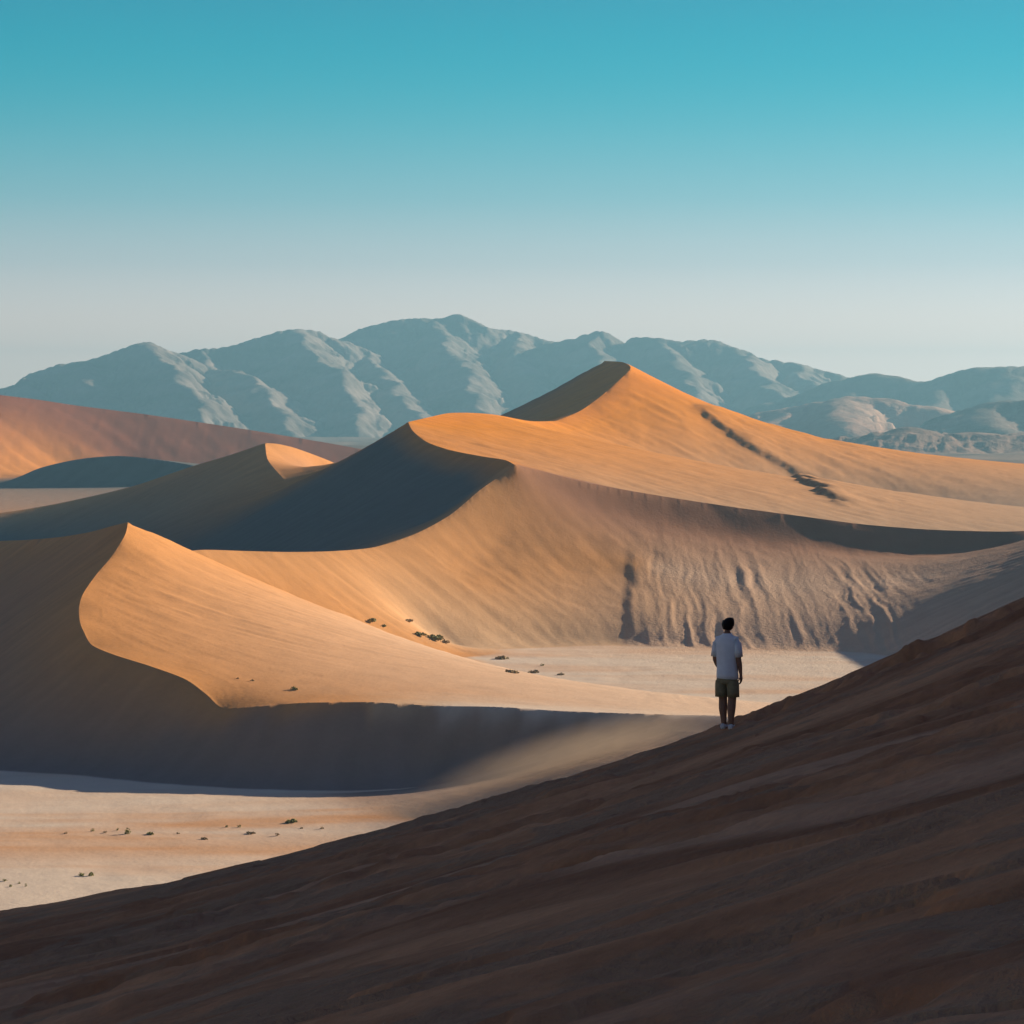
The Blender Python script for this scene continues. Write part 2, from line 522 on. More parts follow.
# wider streaks as well
ST2 = ST.copy()
for _ in range(3):
    ST2 = (np.roll(ST2, 2, 1) + ST2 + np.roll(ST2, -2, 1)) / 3
ST2 /= ST2.std()

near = (SH > 0).astype(np.float32)
for _ in range(14):
    near = np.maximum(near, 0.93 * np.maximum(np.maximum(np.roll(near, 1, 0), np.roll(near, -1, 0)), np.maximum(np.roll(near, 1, 1), np.roll(near, -1, 1))))
off = np.clip(1.15 - near, 0.05, 1) * (SH == 0)
rough = ATTR[..., 4] * np.where(YY < 1000, sstep(590, 650, 512 + F * XX / YY), 1.0); grit = ATTR[..., 3]
hill = sstep(0.06, 0.25, slope)
scale = np.clip(YY / 900.0, 0.5, 2.5)
disp = 0.05 * ST * hill * scale + 0.07 * ST2 * hill * scale
disp += hill * scale * 0.30 * fbm(XX / 22, YY / 22, 4, 3)
disp += 0.06 * scale * fbm(XX / 5, YY / 5, 3, 21)
# gullied right half of the bowl
PXg = 512 + F * XX / YY
gul = np.clip(rough, 0, 1) * (YY < 1000) * sstep(0.05, 0.15, slope) * sstep(605, 650, PXg) * (1 - sstep(860, 960, PXg))
wx_ = XX + 1.2 * fbm(XX / 12, YY / 25, 3, 8)
flute = 0.42 * ridged(wx_ / 4.6, YY / 70, 2, 5) + 0.22 * fbm(wx_ / 1.5, YY / 22, 3, 6) + 0.10 * fbm(XX / 0.9, YY / 2.5, 2, 9)
disp = disp * (1 - 0.6 * np.clip(gul, 0, 1)) + gul * 0.46 * flute * (0.6 + 0.6 * sstep(-0.4, 0.5, fbm(XX / 16, YY / 60, 2, 19)))
disp += hill * (YY > 690) * (YY < 900) * (XX > 0) * 0.6 * sstep(622, 634, PXg + 3 * fbm(YY / 20, XX / 20, 2, 4)) * np.exp(-np.clip(PXg - 645, 0, None) / 110) * sstep(530, 575, HORIZON + (CAMH - Z) / YY * F) * sstep(0.2, 3.0, Z)
far = np.clip(rough, 0, 1) * (YY > 2000)
disp += far * (1.5 * ST2 + 1.2 * ridged(XX / 16, YY / 120, 3, 15))
# plain beyond: low hummocks
disp += sstep(2900, 3600, YY) * (2.0 + 6.0 * fbm(XX / 240, YY / 500, 5, 31)) * np.clip(1 - near, 0, 1)
disp += 0.05 * (1 - hill) * fbm(XX / 9, YY / 14, 3, 41) * (YY < 1000)
Z = Z + disp * off
# broken scarp running down the big dune
line_px = np.array([692, 705, 722, 742, 762, 785, 810, 832, 850.0]); line_py = np.array([404, 412, 426, 441, 453, 468, 484, 498, 508.0])
r0, r1 = np.searchsorted(L, math.log(960)), np.searchsorted(L, math.log(1800))
yy, xx = YY[r0:r1], XX[r0:r1]
row_ = HORIZON + (CAMH - Z[r0:r1]) / yy * F
xs = (np.interp(row_, line_py, line_px) - 512) * yy / F
jag = 3.0 * fbm(yy / 12, yy * 0 + 3, 4, 51) + 0.6 * fbm(yy / 3.5, yy * 0 + 8, 2, 55)
ds = xx - xs - jag
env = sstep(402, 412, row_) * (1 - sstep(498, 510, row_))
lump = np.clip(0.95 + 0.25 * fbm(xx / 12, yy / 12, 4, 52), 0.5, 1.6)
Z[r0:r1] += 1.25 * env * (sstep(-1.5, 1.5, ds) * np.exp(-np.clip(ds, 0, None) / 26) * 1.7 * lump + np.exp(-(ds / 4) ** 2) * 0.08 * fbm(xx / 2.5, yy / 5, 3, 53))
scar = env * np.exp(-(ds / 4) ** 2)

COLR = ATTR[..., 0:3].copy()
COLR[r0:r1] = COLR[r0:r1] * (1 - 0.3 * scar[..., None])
# wind mottling of the clay pan: pale crust and sandy streaks along the wind
panm = (1 - sstep(0.03, 0.12, slope)) * (YY < 1000)
strk = fbm(XX / 60, YY / 16, 5, 61)
sandy = np.array(ORANGE)
k = np.clip(0.30 + 0.55 * strk, 0, 1) * panm * sstep(470, 430, YY) if False else np.clip(0.12 + 0.6 * strk, 0, 0.8) * panm
k = k * np.where(YY < 440, 1.0, 0.45)
pz_ = (1 - sstep(0.03, 0.09, slope)) * (1 - sstep(0.6, 2.2, Z)) * (YY < 1000)
COLR = COLR * (1 - pz_[..., None]) + np.array(PANC) * pz_[..., None]
COLR = COLR * (1 - k[..., None]) + sandy * k[..., None]
# orange drift lying in the middle of the near pan
py_ = HORIZON + CAMH / YY * F
dr = np.exp(-((py_ - 852) / 13) ** 2) * panm * np.clip(0.8 + 0.3 * strk, 0, 1)
COLR = COLR * (1 - 0.7 * dr[..., None]) + np.array(ORANGE) * 0.7 * dr[..., None]
COLR *= (1 + 0.05 * np.clip(ST2, -2, 2) * hill)[..., None]
pl = sstep(2900, 3600, YY)
COLR *= (1 + pl * 0.5 * np.clip(fbm(XX / 120, YY / 420, 5, 71), -1, 1))[..., None]
COLR = np.clip(COLR, 0.02, 0.8)

# --- which dune a cell belongs to: nearest curve, clay pan where it lies flat
lc, tcx = L[::10], T[::10]
best = np.full((len(lc), len(tcx)), 1e9); lab = np.zeros((len(lc), len(tcx)), int)
for c in CURVES:
    P = c['pts'][::25]
    for p in P:
        dd = (lc[:, None] - math.log(p[1])) ** 2 + (tcx[None] - p[0] / p[1]) ** 2
        m = dd < best
        best[m] = dd[m]; lab[m] = c['dune']
ri = np.clip(np.arange(NR) // 10, 0, len(lc) - 1); qi = np.clip(np.arange(NC) // 10, 0, len(tcx) - 1)
LAB = lab[ri][:, qi]
LAB[(Z < floor_z(YY) + 0.7) & (slope < 0.1)] = PAN
LAB[YY > 3350] = PAN

CO = np.stack([XX, YY, Z], -1).reshape(-1, 3)
idx = np.arange(NR * NC).reshape(NR, NC)
q4 = np.stack([idx[:-1, :-1], idx[:-1, 1:], idx[1:, 1:], idx[1:, :-1]], -1)
shf = SH
da = (shf[:-1, :-1] > 0) & (shf[1:, 1:] > 0)
db = (shf[:-1, 1:] > 0) & (shf[1:, :-1] > 0)
fl = LAB[:-1, :-1]
M_SAND = sand_mat('dune_sand', 1.1, 0.22, 0.07)
NAMES = {PAN: ('clay_pan', 'pale flat clay pan between the dunes'),
         D1: ('sand_dune', 'lit sand dune in front with a winding crest and dark slip face'),
         D2: ('sand_dune', 'middle dune with a hollow gullied bowl above the pan'),
         D3: ('sand_dune', 'tallest orange dune with a pointed top'),
         D4: ('sand_dune', 'small dune with a lit tip behind the dark slip face'),
         D5: ('sand_dune', 'low dune in front of the red dune, shade darkened into its colour'),
         D6: ('sand_dune', 'long red brown dune under the mountains')}
for k_, (nm, lb) in NAMES.items():
    m = fl == k_
    a = m & ~da & ~db
    f4 = q4[a]
    x = q4[m & da]; y = q4[m & db & ~da]
    f3 = np.concatenate([x[:, [0, 1, 2]], x[:, [0, 2, 3]], y[:, [0, 1, 3]], y[:, [1, 2, 3]]]) if len(x) + len(y) else np.zeros((0, 3), int)
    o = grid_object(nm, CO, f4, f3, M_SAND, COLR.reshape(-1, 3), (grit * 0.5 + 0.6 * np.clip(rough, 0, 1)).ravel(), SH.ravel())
    tag(o, kind='structure')
    o['label'] = lb


def hit(px, py):
    """point of the terrain seen at a pixel"""
    t, s = ray(px, py)
    c = int(np.clip(np.searchsorted(T, t), 1, NC - 2))
    zz = Z[:, c]; yy = YY[:, c]
    above = zz >= CAMH + s * yy
    above &= yy > 300
    r = int(np.argmax(above))
    return Vector((t * yy[r], yy[r], zz[r]))


# wide sheet under everything, out past the mountains
M_PLAIN = sand_mat('plain_ground', 0.05, 1.0, 0.25)
nn = 64
ang = np.linspace(0, 2 * math.pi, nn, endpoint=False)
ringR = [0.0, 60, 300, 1000, 4000, 16400]
pts = [(0, 0, -0.6)]
for rr in ringR[1:]:
    pts += [(rr * math.cos(a), rr * math.sin(a), -0.6) for a in ang]
f3 = [(0, 1 + i, 1 + (i + 1) % nn) for i in range(nn)]
f4 = []
for k in range(len(ringR) - 2):
    b0, b1 = 1 + k * nn, 1 + (k + 1) * nn
    f4 += [(b0 + i, b1 + i, b1 + (i + 1) % nn, b0 + (i + 1) % nn) for i in range(nn)]
pts = np.array(pts)
tag(grid_object('ground', pts, np.array(f4), np.array(f3), M_PLAIN, np.tile(np.array(PALE), (len(pts), 1)), np.full(len(pts), .3)), kind='structure')

# ------------------------------------------------------------------ mountains
def range_mesh(name, ridges, drange, trange, slope_, amp, nscale, col_fn, mat, cols=2.4, rows=150, floor=6.0, seed=0, label=None, rnd_=40.0):
    t = np.arange(trange[0], trange[1], cols / F)
    l = np.linspace(math.log(drange[0]), math.log(drange[1]), rows)
    y = np.exp(np.repeat(l[:, None], len(t), 1)); x = t[None] * y
    wx = 0.12 * nscale * fbm(x / nscale * 1.7, y / nscale * 1.7, 3, seed + 90)
    wy = 0.12 * nscale * fbm(x / nscale * 1.7, y / nscale * 1.7, 3, seed + 95)
    z = np.full(x.shape, -1e3); sarc = np.zeros(x.shape); dist = np.zeros(x.shape)
    for rn, rd in enumerate(ridges):
        sl = rd.get('slope', slope_)
        P = catmull([at(*p) for p in rd['pts']], rd.get('step', 30))
        arc = np.concatenate([[0], np.cumsum(np.linalg.norm(np.diff(P, axis=0), axis=1))]) + 3137.0 * rn
        for p, a_ in zip(P, arc):
            dd = np.sqrt((x + wx - p[0]) ** 2 + (y + wy - p[1]) ** 2 + rnd_ ** 2) - rnd_
            v = p[2] - sl * dd * (1.25 - 0.45 * np.clip(dd / 1100, 0, 1))
            m = v > z
            z[m] = v[m]; sarc[m] = a_; dist[m] = dd[m]
    hgt = np.clip(z - floor, 0, None)
    fade = np.clip(hgt / (2.5 * amp), 0, 1) * sstep(0.0, 0.38 * nscale, dist)
    w2 = 0.35 * nscale * fbm(x / nscale, y / nscale, 4, seed + 60)
    gl = np.abs(vnoise((sarc + w2) / (0.30 * nscale), dist / (3.0 * nscale), seed + 70))
    gl2 = np.abs(vnoise((sarc + 1.3 * w2) / (0.11 * nscale), dist / (1.5 * nscale), seed + 71))
    z = z - amp * 1.5 * (0.5 - gl) * fade - amp * 0.75 * (0.5 - gl2) * fade
    z = z + amp * 0.62 * (ridged(x / (0.30 * nscale), y / (0.30 * nscale), 6, seed, .5) - 0.5) * np.clip(hgt / (2.5 * amp), 0, 1) * sstep(4, 60, dist)
    # cliff bands: steps of hard rock part way down
    cl = sstep(0.0, 0.5, fbm(x / (2.2 * nscale), y / (2.2 * nscale), 3, seed + 40)) * fade
    st = 2.6 * amp
    ph = z / st + 0.35 * fbm(x / nscale, y / nscale, 3, seed + 33)
    fr = ph - np.floor(ph)
    z = z + cl * st * 0.62 * (sstep(0.40, 0.62, fr) - fr)
    z = np.maximum(z, floor - 6 + 0 * z)
    c = col_fn(x, y, z)
    co = np.stack([x, y, z], -1).reshape(-1, 3)
    i = np.arange(co.shape[0]).reshape(z.shape)
    q = np.stack([i[:-1, :-1], i[:-1, 1:], i[1:, 1:], i[1:, :-1]], -1)
    keep = np.maximum.reduce([z[:-1, :-1], z[:-1, 1:], z[1:, 1:], z[1:, :-1]]) > floor - 5.9
    o = grid_object(name, co, q[keep], np.zeros((0, 3), int), mat, c.reshape(-1, 3), np.full(len(co), 0.6))
    tag(o, kind='structure')
    if label: o['label'] = label
    return o


M_ROCK = sand_mat('mountain_rock', 0.03, 8.0, 0.22)


def rock_col(base, alt, seed):
    def fn(x, y, z):
        k = np.clip(0.5 + 0.6 * fbm(x / 170, y / 260 + z / 40, 5, seed), 0, 1)[..., None]
        return np.array(base) * (1 - k) + np.array(alt) * k
    return fn


D0 = 9600
sky_l = [(-140, 400), (-60, 398), (0, 388), (40, 373), (80, 361), (120, 348), (145, 342), (168, 351), (190, 358)]
sky_m = [(170, 356), (195, 349), (230, 347), (265, 338), (285, 331), (300, 329), (318, 331), (335, 337), (360, 345)]
sky_b = [(335, 345), (350, 336), (375, 325), (400, 319), (425, 318), (443, 318), (455, 314), (470, 320), (485, 327), (510, 331), (540, 339), (570, 345)]
sky_r = [(545, 344), (565, 339), (590, 331), (605, 333), (620, 339), (632, 344), (645, 337), (660, 338), (675, 341), (700, 339), (720, 341), (738, 347),
         (752, 352), (755, 356), (790, 362), (820, 371), (860, 384), (920, 400)]


def deep(pts, d0, d1=None):
    n = len(pts)
    return [(p[0], p[1], d0 + ((d1 or d0) - d0) * i / max(1, n - 1)) for i, p in enumerate(pts)]


ridges = [dict(pts=deep(sky_l, 9300, 9500)), dict(pts=deep(sky_m, 9900, 10100)), dict(pts=deep(sky_b, 10500, 10500)), dict(pts=deep(sky_r, 10100, 9800))]
spurs = [[(80, 361, 9350), (95, 385, 8900), (105, 425, 8400)],
         [(145, 342, 9400), (165, 362, 9000), (185, 385, 8600), (205, 425, 8150)],
         [(30, 378, 9300), (35, 400, 8900), (30, 430, 8500)],
         [(200, 350, 9900), (215, 368, 9500), (240, 372, 9200), (270, 395, 8800), (290, 430, 8300)],
         [(300, 329, 10000), (315, 350, 9600), (335, 370, 9200), (350, 400, 8800), (360, 430, 8400)],
         [(352, 336, 10500), (365, 355, 10000), (385, 375, 9500), (410, 400, 9000), (440, 430, 8500)],
         [(440, 318, 10500), (450, 345, 10000), (470, 370, 9500), (480, 410, 8900)],
         [(510, 331, 10500), (520, 355, 10000), (540, 390, 9400), (545, 425, 8900)],
         [(590, 331, 10100), (600, 360, 9600), (620, 390, 9100), (640, 425, 8700)],
         [(660, 338, 10000), (680, 365, 9500), (695, 395, 9000), (705, 425, 8700)],
         [(738, 347, 9900), (755, 370, 9500), (780, 392, 9100), (800, 418, 8700)],
         [(790, 362, 9850), (815, 385, 9400), (840, 402, 9000)]]
ridges += [dict(pts=s_, slope=0.62) for s_ in spurs]
range_mesh('mountain_range', ridges, (7600, 12500), (-0.26, 0.24), 0.52, 12, 230, rock_col((0.20, 0.155, 0.135), (0.33, 0.26, 0.23), 5), M_ROCK, cols=1.5, rows=420, rnd_=18.0,
           label='blue hazy mountain range along the skyline')
far_r = [dict(pts=deep([(790, 398), (830, 383), (850, 377), (875, 373), (905, 380), (930, 381), (950, 376), (985, 367), (1024, 366), (1100, 362), (1200, 380), (1300, 420)], 8600, 8200)),
         dict(pts=[(950, 376, 8400), (940, 395, 8100), (925, 420, 7800)], slope=.5), dict(pts=[(1010, 366, 8300), (1000, 395, 8000), (980, 425, 7700)], slope=.5)]
range_mesh('distant_hills', far_r, (7200, 9800), (0.07, 0.34), 0.45, 9, 200, rock_col((0.18, 0.13, 0.11), (0.30, 0.22, 0.18), 8), M_ROCK, rows=90, seed=3,
           label='blue grey hills at the right end of the range')
pink = [dict(pts=deep([(725, 428), (745, 419), (770, 411), (800, 406), (830, 401), (852, 396), (880, 398), (905, 404), (935, 406), (960, 416), (990, 428)], 6800, 6500)),
        dict(pts=[(852, 396, 6650), (840, 410, 6400), (850, 426, 6150)], slope=.45), dict(pts=[(790, 407, 6750), (780, 420, 6500), (775, 432, 6300)], slope=.45)]
range_mesh('low_hill', pink, (5900, 7600), (0.05, 0.21), 0.36, 7, 150, rock_col((0.40, 0.23, 0.17), (0.60, 0.38, 0.28), 12), M_ROCK, rows=90, seed=5,
           label='pinkish bare hill before the right end of the range')
dk = [dict(pts=deep([(955, 422), (970, 410), (990, 402), (1024, 399), (1080, 398), (1150, 420)], 6100, 5900)),
      dict(pts=[(990, 402, 6050), (985, 415, 5850), (1000, 430, 5650)], slope=.45)]
range_mesh('low_hill', dk, (5400, 6900), (0.12, 0.26), 0.38, 7, 140, rock_col((0.16, 0.115, 0.10), (0.36, 0.24, 0.19), 14), M_ROCK, rows=80, seed=7,
           label='dark hill at the right edge before the range')
sm = [dict(pts=deep([(830, 444), (860, 437), (885, 432), (908, 427), (920, 431), (945, 434), (975, 432), (1000, 436), (1024, 433), (1080, 430), (1150, 445)], 4700, 4700), step=20)]
range_mesh('low_hill', sm, (4200, 5400), (0.09, 0.25), 0.22, 4.5, 70, rock_col((0.24, 0.145, 0.11), (0.44, 0.27, 0.20), 16), M_ROCK, rows=80, seed=9,
           label='low dark stony rise on the plain at right')

# ------------------------------------------------------------------ foreground slope
A_, B_, H_ = 0.3037, -0.0989, 1.5


def slope_z(x, y):
    """height of the near slope (world z), large forms only"""
    xe = 0.20 * y + 5.0
    e = np.clip(x - xe, 0, None)
    ridge = 0.42 * np.where(e < 6, e * e / 12, e - 3)
    top = 34.0 - 0.02 * np.abs(y - 100)
    over = np.clip(e - top, 0, None)
    ridge = ridge - 1.35 * over
    y0 = 49 + 1.5 * np.clip(e, 0, 60) + 1.2 * fbm(x / 5, x * 0 + 0.5, 4, 77)
    q = np.clip(y - y0, 0, None)
    q0 = 20.0
    roll = np.where(q < q0, 0.015 * q * q, 0.015 * q0 * q0 + 0.6 * (q - q0))
    z = CAMH - H_ + A_ * x + B_ * y + (np.where(x > 0, 0.0093, 0.0072)) * np.clip(x, -24, 18) ** 2 * sstep(20, 50, y) + ridge - roll
    return z


def bands(x, y):
    """warped cross-slope coordinate: drifts run along the slope but wander"""
    return y + 0.16 * x + 1.6 * fbm(x / 9, y / 9, 3, 130)


def slope_detail(x, y):
    a = bands(x, y)
    d = 0.11 * fbm(x / 13, a / 5.0, 4, 101)
    d += 0.011 * np.sin(a * 2 * math.pi / 0.26 + 3.0 * fbm(x / 1.4, a / 1.4, 3, 140)) * sstep(34, 20, y) * sstep(-0.2, 0.3, fbm(x / 4, a / 3, 2, 141))
    d += 0.04 * fbm(x / 3.0, a / 1.3, 4, 102)
    # slumped little scarps, each a short crescent with a steep lower lip
    for (sx, sy, am, sd_, th) in ((7, 2.2, .10, 103, .05), (3.2, 1.1, .055, 203, .10), (1.6, .6, .035, 303, .12)):
        n = fbm(x / sx, a / sy, 3, sd_)
        d += am * sstep(th, th + .09, n) * sstep(-0.1, 0.5, fbm(x / (sx * 1.6), a / (sy * 3), 2, sd_ + 1))
    # churned sand
    ch = sstep(0.0, 0.6, fbm(x / 9, a / 3.5, 3, 105))
    d += 0.06 * ch * fbm(x / 0.7, a / 0.4, 3, 106)
    # trodden line along the shoulder where the person walked up
    tr = np.exp(-((y - (46.5 + 0.6 * np.sin(x * 0.7))) / 1.3) ** 2) * sstep(2.6, 4.2, x)
    d += tr * 0.24 * fbm(x / 0.45, y / 0.6, 3, 108)
    return d


tf = np.concatenate([np.linspace(-1.3, -0.19, 60)[:-1], np.arange(-0.19, 0.19, 2.0 / F), np.linspace(0.19, 1.6, 110)[1:]])
lf = [math.log(2.0)]
while math.exp(lf[-1]) < 330:
    d = math.exp(lf[-1])
    lf.append(lf[-1] + (0.02 if d < 8 else 0.0035 if d < 92 else 0.012))
lf = np.array(lf)
yf = np.exp(np.repeat(lf[:, None], len(tf), 1)); xf = tf[None] * yf
zl = slope_z(xf, yf)
zf = zl + slope_detail(xf, yf) * (1 - 0.72 * sstep(43, 51, yf))
zf = np.maximum(zf, -3.0)
af = bands(xf, yf)
grv = sstep(0.28, 0.6, fbm(xf / 7, af / 2.2, 5, 111, .6) + 0.45 * fbm(xf / .5, af / 0.3, 3, 112) + 0.30 * sstep(1.0, -4.0, xf) - 0.12 * sstep(35, 50, yf))
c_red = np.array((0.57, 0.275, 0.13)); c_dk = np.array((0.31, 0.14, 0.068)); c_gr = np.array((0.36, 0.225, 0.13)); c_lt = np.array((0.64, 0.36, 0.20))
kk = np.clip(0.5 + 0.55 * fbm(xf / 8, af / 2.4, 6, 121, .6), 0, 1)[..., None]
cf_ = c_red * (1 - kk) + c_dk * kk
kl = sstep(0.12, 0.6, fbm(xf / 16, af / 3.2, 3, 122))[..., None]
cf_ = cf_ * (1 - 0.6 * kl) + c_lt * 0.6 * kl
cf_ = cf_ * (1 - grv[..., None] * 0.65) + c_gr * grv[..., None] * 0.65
M_FORE = sand_mat('near_sand', 9.0, 0.05, 0.22, fine=45.0)
ii = np.arange(zf.size).reshape(zf.shape)
qf = np.stack([ii[:-1, :-1], ii[:-1, 1:], ii[1:, 1:], ii[1:, :-1]], -1)
keep = np.maximum.reduce([zf[:-1, :-1], zf[:-1, 1:], zf[1:, 1:], zf[1:, :-1]]) > -2.9
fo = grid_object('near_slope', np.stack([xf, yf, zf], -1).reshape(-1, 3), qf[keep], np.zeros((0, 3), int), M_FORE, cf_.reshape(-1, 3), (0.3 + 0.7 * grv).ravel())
tag(fo, kind='structure')
fo['label'] = 'shaded brown sand slope in front where the person stands'

# ------------------------------------------------------------------ shrubs
M_LEAF = flat_mat('shrub_leaves', (0.27, 0.26, 0.10), 0.8, 0.4, 6)
M_DRY = flat_mat('dry_shrub', (0.34, 0.25, 0.14), 0.9, 0.35, 6)


def shrub(p, wd, ht, mat, label, n=170, group='shrubs scattered over the pan'):
    bm = bmesh.new()
    rnd = random.Random(int(p.x * 31 + p.y * 7))
    lob = [(rnd.uniform(-.32, .32), rnd.uniform(-.32, .32), rnd.uniform(.5, 1)) for _ in range(4)]
    for k in range(n):
        cx, cy, ch = rnd.choice(lob)
        a = rnd.uniform(0, 6.283); r = rnd.random() ** .6 * .33; e = rnd.random() ** .8
        x, y, z = (cx + r * math.cos(a)) * wd, (cy + r * math.sin(a)) * wd, e * ch * ht * math.sqrt(max(.05, 1 - (r / .36) ** 2))
        s = wd * rnd.uniform(.05, .11)
        q = Matrix.Translation((x, y, z)) @ Matrix.Rotation(rnd.uniform(0, 6.28), 4, 'Z') @ Matrix.Rotation(rnd.uniform(-1.2, 1.2), 4, 'X')
        vs = [bm.verts.new(q @ Vector(v)) for v in ((-s, 0, -s), (s, 0, -s * .6), (s * .6, .1 * s, s), (-s * .7, 0, s * .8))]
        bm.faces.new(vs)
    for k in range(7):                                     # twigs from the root
        a = rnd.uniform(0, 6.283); r = rnd.uniform(.1, .45) * wd
        tip = Vector((r * math.cos(a), r * math.sin(a), ht * rnd.uniform(.5, .95)))
        th = wd * .012
        sd = Vector((-math.sin(a), math.cos(a), 0)) * th
        vs = [bm.verts.new(v) for v in (-sd + Vector((0, 0, -.15)), sd + Vector((0, 0, -.15)), tip + sd * .4, tip - sd * .4)]
        bm.faces.new(vs)
    me = bpy.data.meshes.new('shrub'); bm.to_mesh(me); bm.free()
    me.materials.append(mat)
    o = bpy.data.objects.new('shrub', me); COL.objects.link(o)
    o.location = p
    return tag(o, label, 'shrub', group)


SHR = [  # px, py of the base, width and height in px, kind, label
    (129, 834, 9, 9, 0, 'largest round dark green shrub on the near pan'),
    (118, 831, 4, 5, 0, 'small green shrub just left of the largest shrub on the near pan'),
    (105, 833, 5, 3, 1, 'low flat tuft between two upright shrubs on the near pan'),
    (93, 832, 5, 5, 0, 'upright small shrub left of the low tuft on the near pan'),
    (66, 834, 5, 3, 1, 'lone dry tuft at the left end of the upper shrub row on the near pan'),
    (149, 835, 10, 4, 0, 'wide low shrub just right of the largest shrub'),
    (178, 834, 4, 3, 1, 'tiny dry tuft alone in the middle of the upper shrub row'),
    (204, 840, 8, 3, 1, 'flat brown tuft lowest of the upper shrub row'),
    (227, 828, 5, 4, 0, 'left one of two small shrubs side by side in mid pan'),
    (239, 828, 5, 5, 0, 'right one of two small shrubs side by side in mid pan'),
    (250, 834, 11, 2, 1, 'long thin dry mat below the two paired shrubs'),
    (278, 836, 6, 4, 1, 'dry tuft below the long dark flat bush'),
    (290, 823, 16, 5, 0, 'long dark flat bush on the pan close to the shaded slope'),
    (301, 829, 5, 2, 1, 'tiny tuft right under the long dark flat bush'),
    (322, 829, 5, 3, 1, 'tuft nearest the edge of the shaded slope'),
    (81, 876, 8, 5, 0, 'left bush of the close pair low on the near pan'),
    (92, 876, 8, 6, 0, 'right bush of the close pair low on the near pan'),
    (26, 887, 4, 6, 0, 'upright shrub rightmost of the cluster by the lower left corner of the pan'),
    (19, 884, 4, 4, 0, 'small shrub in the middle of the corner cluster'),
    (10, 887, 5, 4, 0, 'green shrub low in the corner cluster'),
    (5, 882, 6, 4, 0, 'shrub topmost in the corner cluster'),
    (370, 623, 13, 5, 0, 'green bush at the dune foot, leftmost of the row below the middle dune'),
    (383, 627, 8, 4, 0, 'short green bush right below the leftmost bush of the dune foot row'),
    (408, 622, 14, 3, 1, 'thin dry mat highest at the foot of the middle dune'),
    (420, 637, 14, 5, 0, 'green bush left of the biggest bush at the dune foot'),
    (434, 640, 20, 8, 0, 'biggest yellow green bush at the foot of the middle dune'),
    (445, 643, 9, 5, 1, 'dry bush on the right flank of the biggest dune foot bush'),
    (505, 659, 20, 4, 1, 'long dark low mound of scrub at the back of the far pan'),
    (512, 673, 18, 5, 1, 'dark scrub mound lower left on the far pan'),
    (533, 673, 12, 4, 1, 'scrub mound beside the dark lower mound on the far pan'),
    (543, 666, 6, 3, 0, 'small lone shrub above the far pan scrub mounds'),
    (561, 675, 8, 3, 1, 'flat tuft rightmost on the far pan'),
    (295, 690, 9, 6, 0, 'lone dark shrub low on the lit face of the front dune'),
    (252, 682, 5, 3, 1, 'dry tuft left of the lone shrub on the lit front dune'),
    (238, 679, 4, 2, 1, 'tiniest tuft near the edge of the lit front dune'),
]
for (px, py, pw, ph, kd, lb) in SHR:
    p = hit(px, py)
    k = p.y / F
    shrub(p, pw * k * .8, max(ph * k * .8, .3), M_DRY if kd else M_LEAF, lb, 120 if pw > 7 else 70)

# ------------------------------------------------------------------ person
M_SKIN = flat_mat('skin', (0.30, 0.165, 0.108), 0.55, 0.1, 12)
M_HAIR = flat_mat('hair', (0.008, 0.007, 0.007), 0.6, 0.2, 80)
M_SHIRT = flat_mat('white_cotton', (0.86, 0.87, 0.88), 0.9, 0.04, 14)
M_SHORT = flat_mat('khaki_cotton', (0.30, 0.255, 0.15), 0.9, 0.15, 18)
M_SHOE = flat_mat('white_shoe', (0.62, 0.60, 0.58), 0.7, 0.08, 20)
M_EYE = flat_mat('eye_white', (0.7, 0.68, 0.65), 0.3, 0.05, 20)

person = bpy.data.objects.new('person', None)
COL.objects.link(person)
tag(person, 'person in white t-shirt and khaki shorts standing on the shaded slope, seen from behind', 'person')


def to_mesh_obj(name, me, mat, parent, smooth=True):
    for p in me.polygons: p.use_smooth = smooth
    me.materials.clear(); me.materials.append(mat)
    o = bpy.data.objects.new(name, me); COL.objects.link(o)
    o.parent = parent
    return o


def skin_body(name, verts, edges, radii, root, mat, parent, levels=2):
    me = bpy.data.meshes.new(name + '_cage')
    me.from_pydata(verts, edges, [])
    o = bpy.data.objects.new(name + '_cage', me); COL.objects.link(o)
    o.modifiers.new('skin', 'SKIN').use_smooth_shade = True
    sv = me.skin_vertices[0].data
    for i, r in enumerate(radii):
        sv[i].radius = (r, r) if isinstance(r, float) else r
        sv[i].use_root = (i == root)
    m = o.modifiers.new('sub', 'SUBSURF'); m.levels = levels; m.render_levels = levels
    dg = bpy.context.evaluated_depsgraph_get(); dg.update()
    nm = bpy.data.meshes.new_from_object(o.evaluated_get(dg))
    bpy.data.objects.remove(o); bpy.data.meshes.remove(me)
    nm.name = name
    return to_mesh_obj(name, nm, mat, parent)


V, E, RR = [], [], []


def jv(p, r, frm=None):
    V.append(p); RR.append(r)
    if frm is not None: E.append((frm, len(V) - 1))
    return len(V) - 1


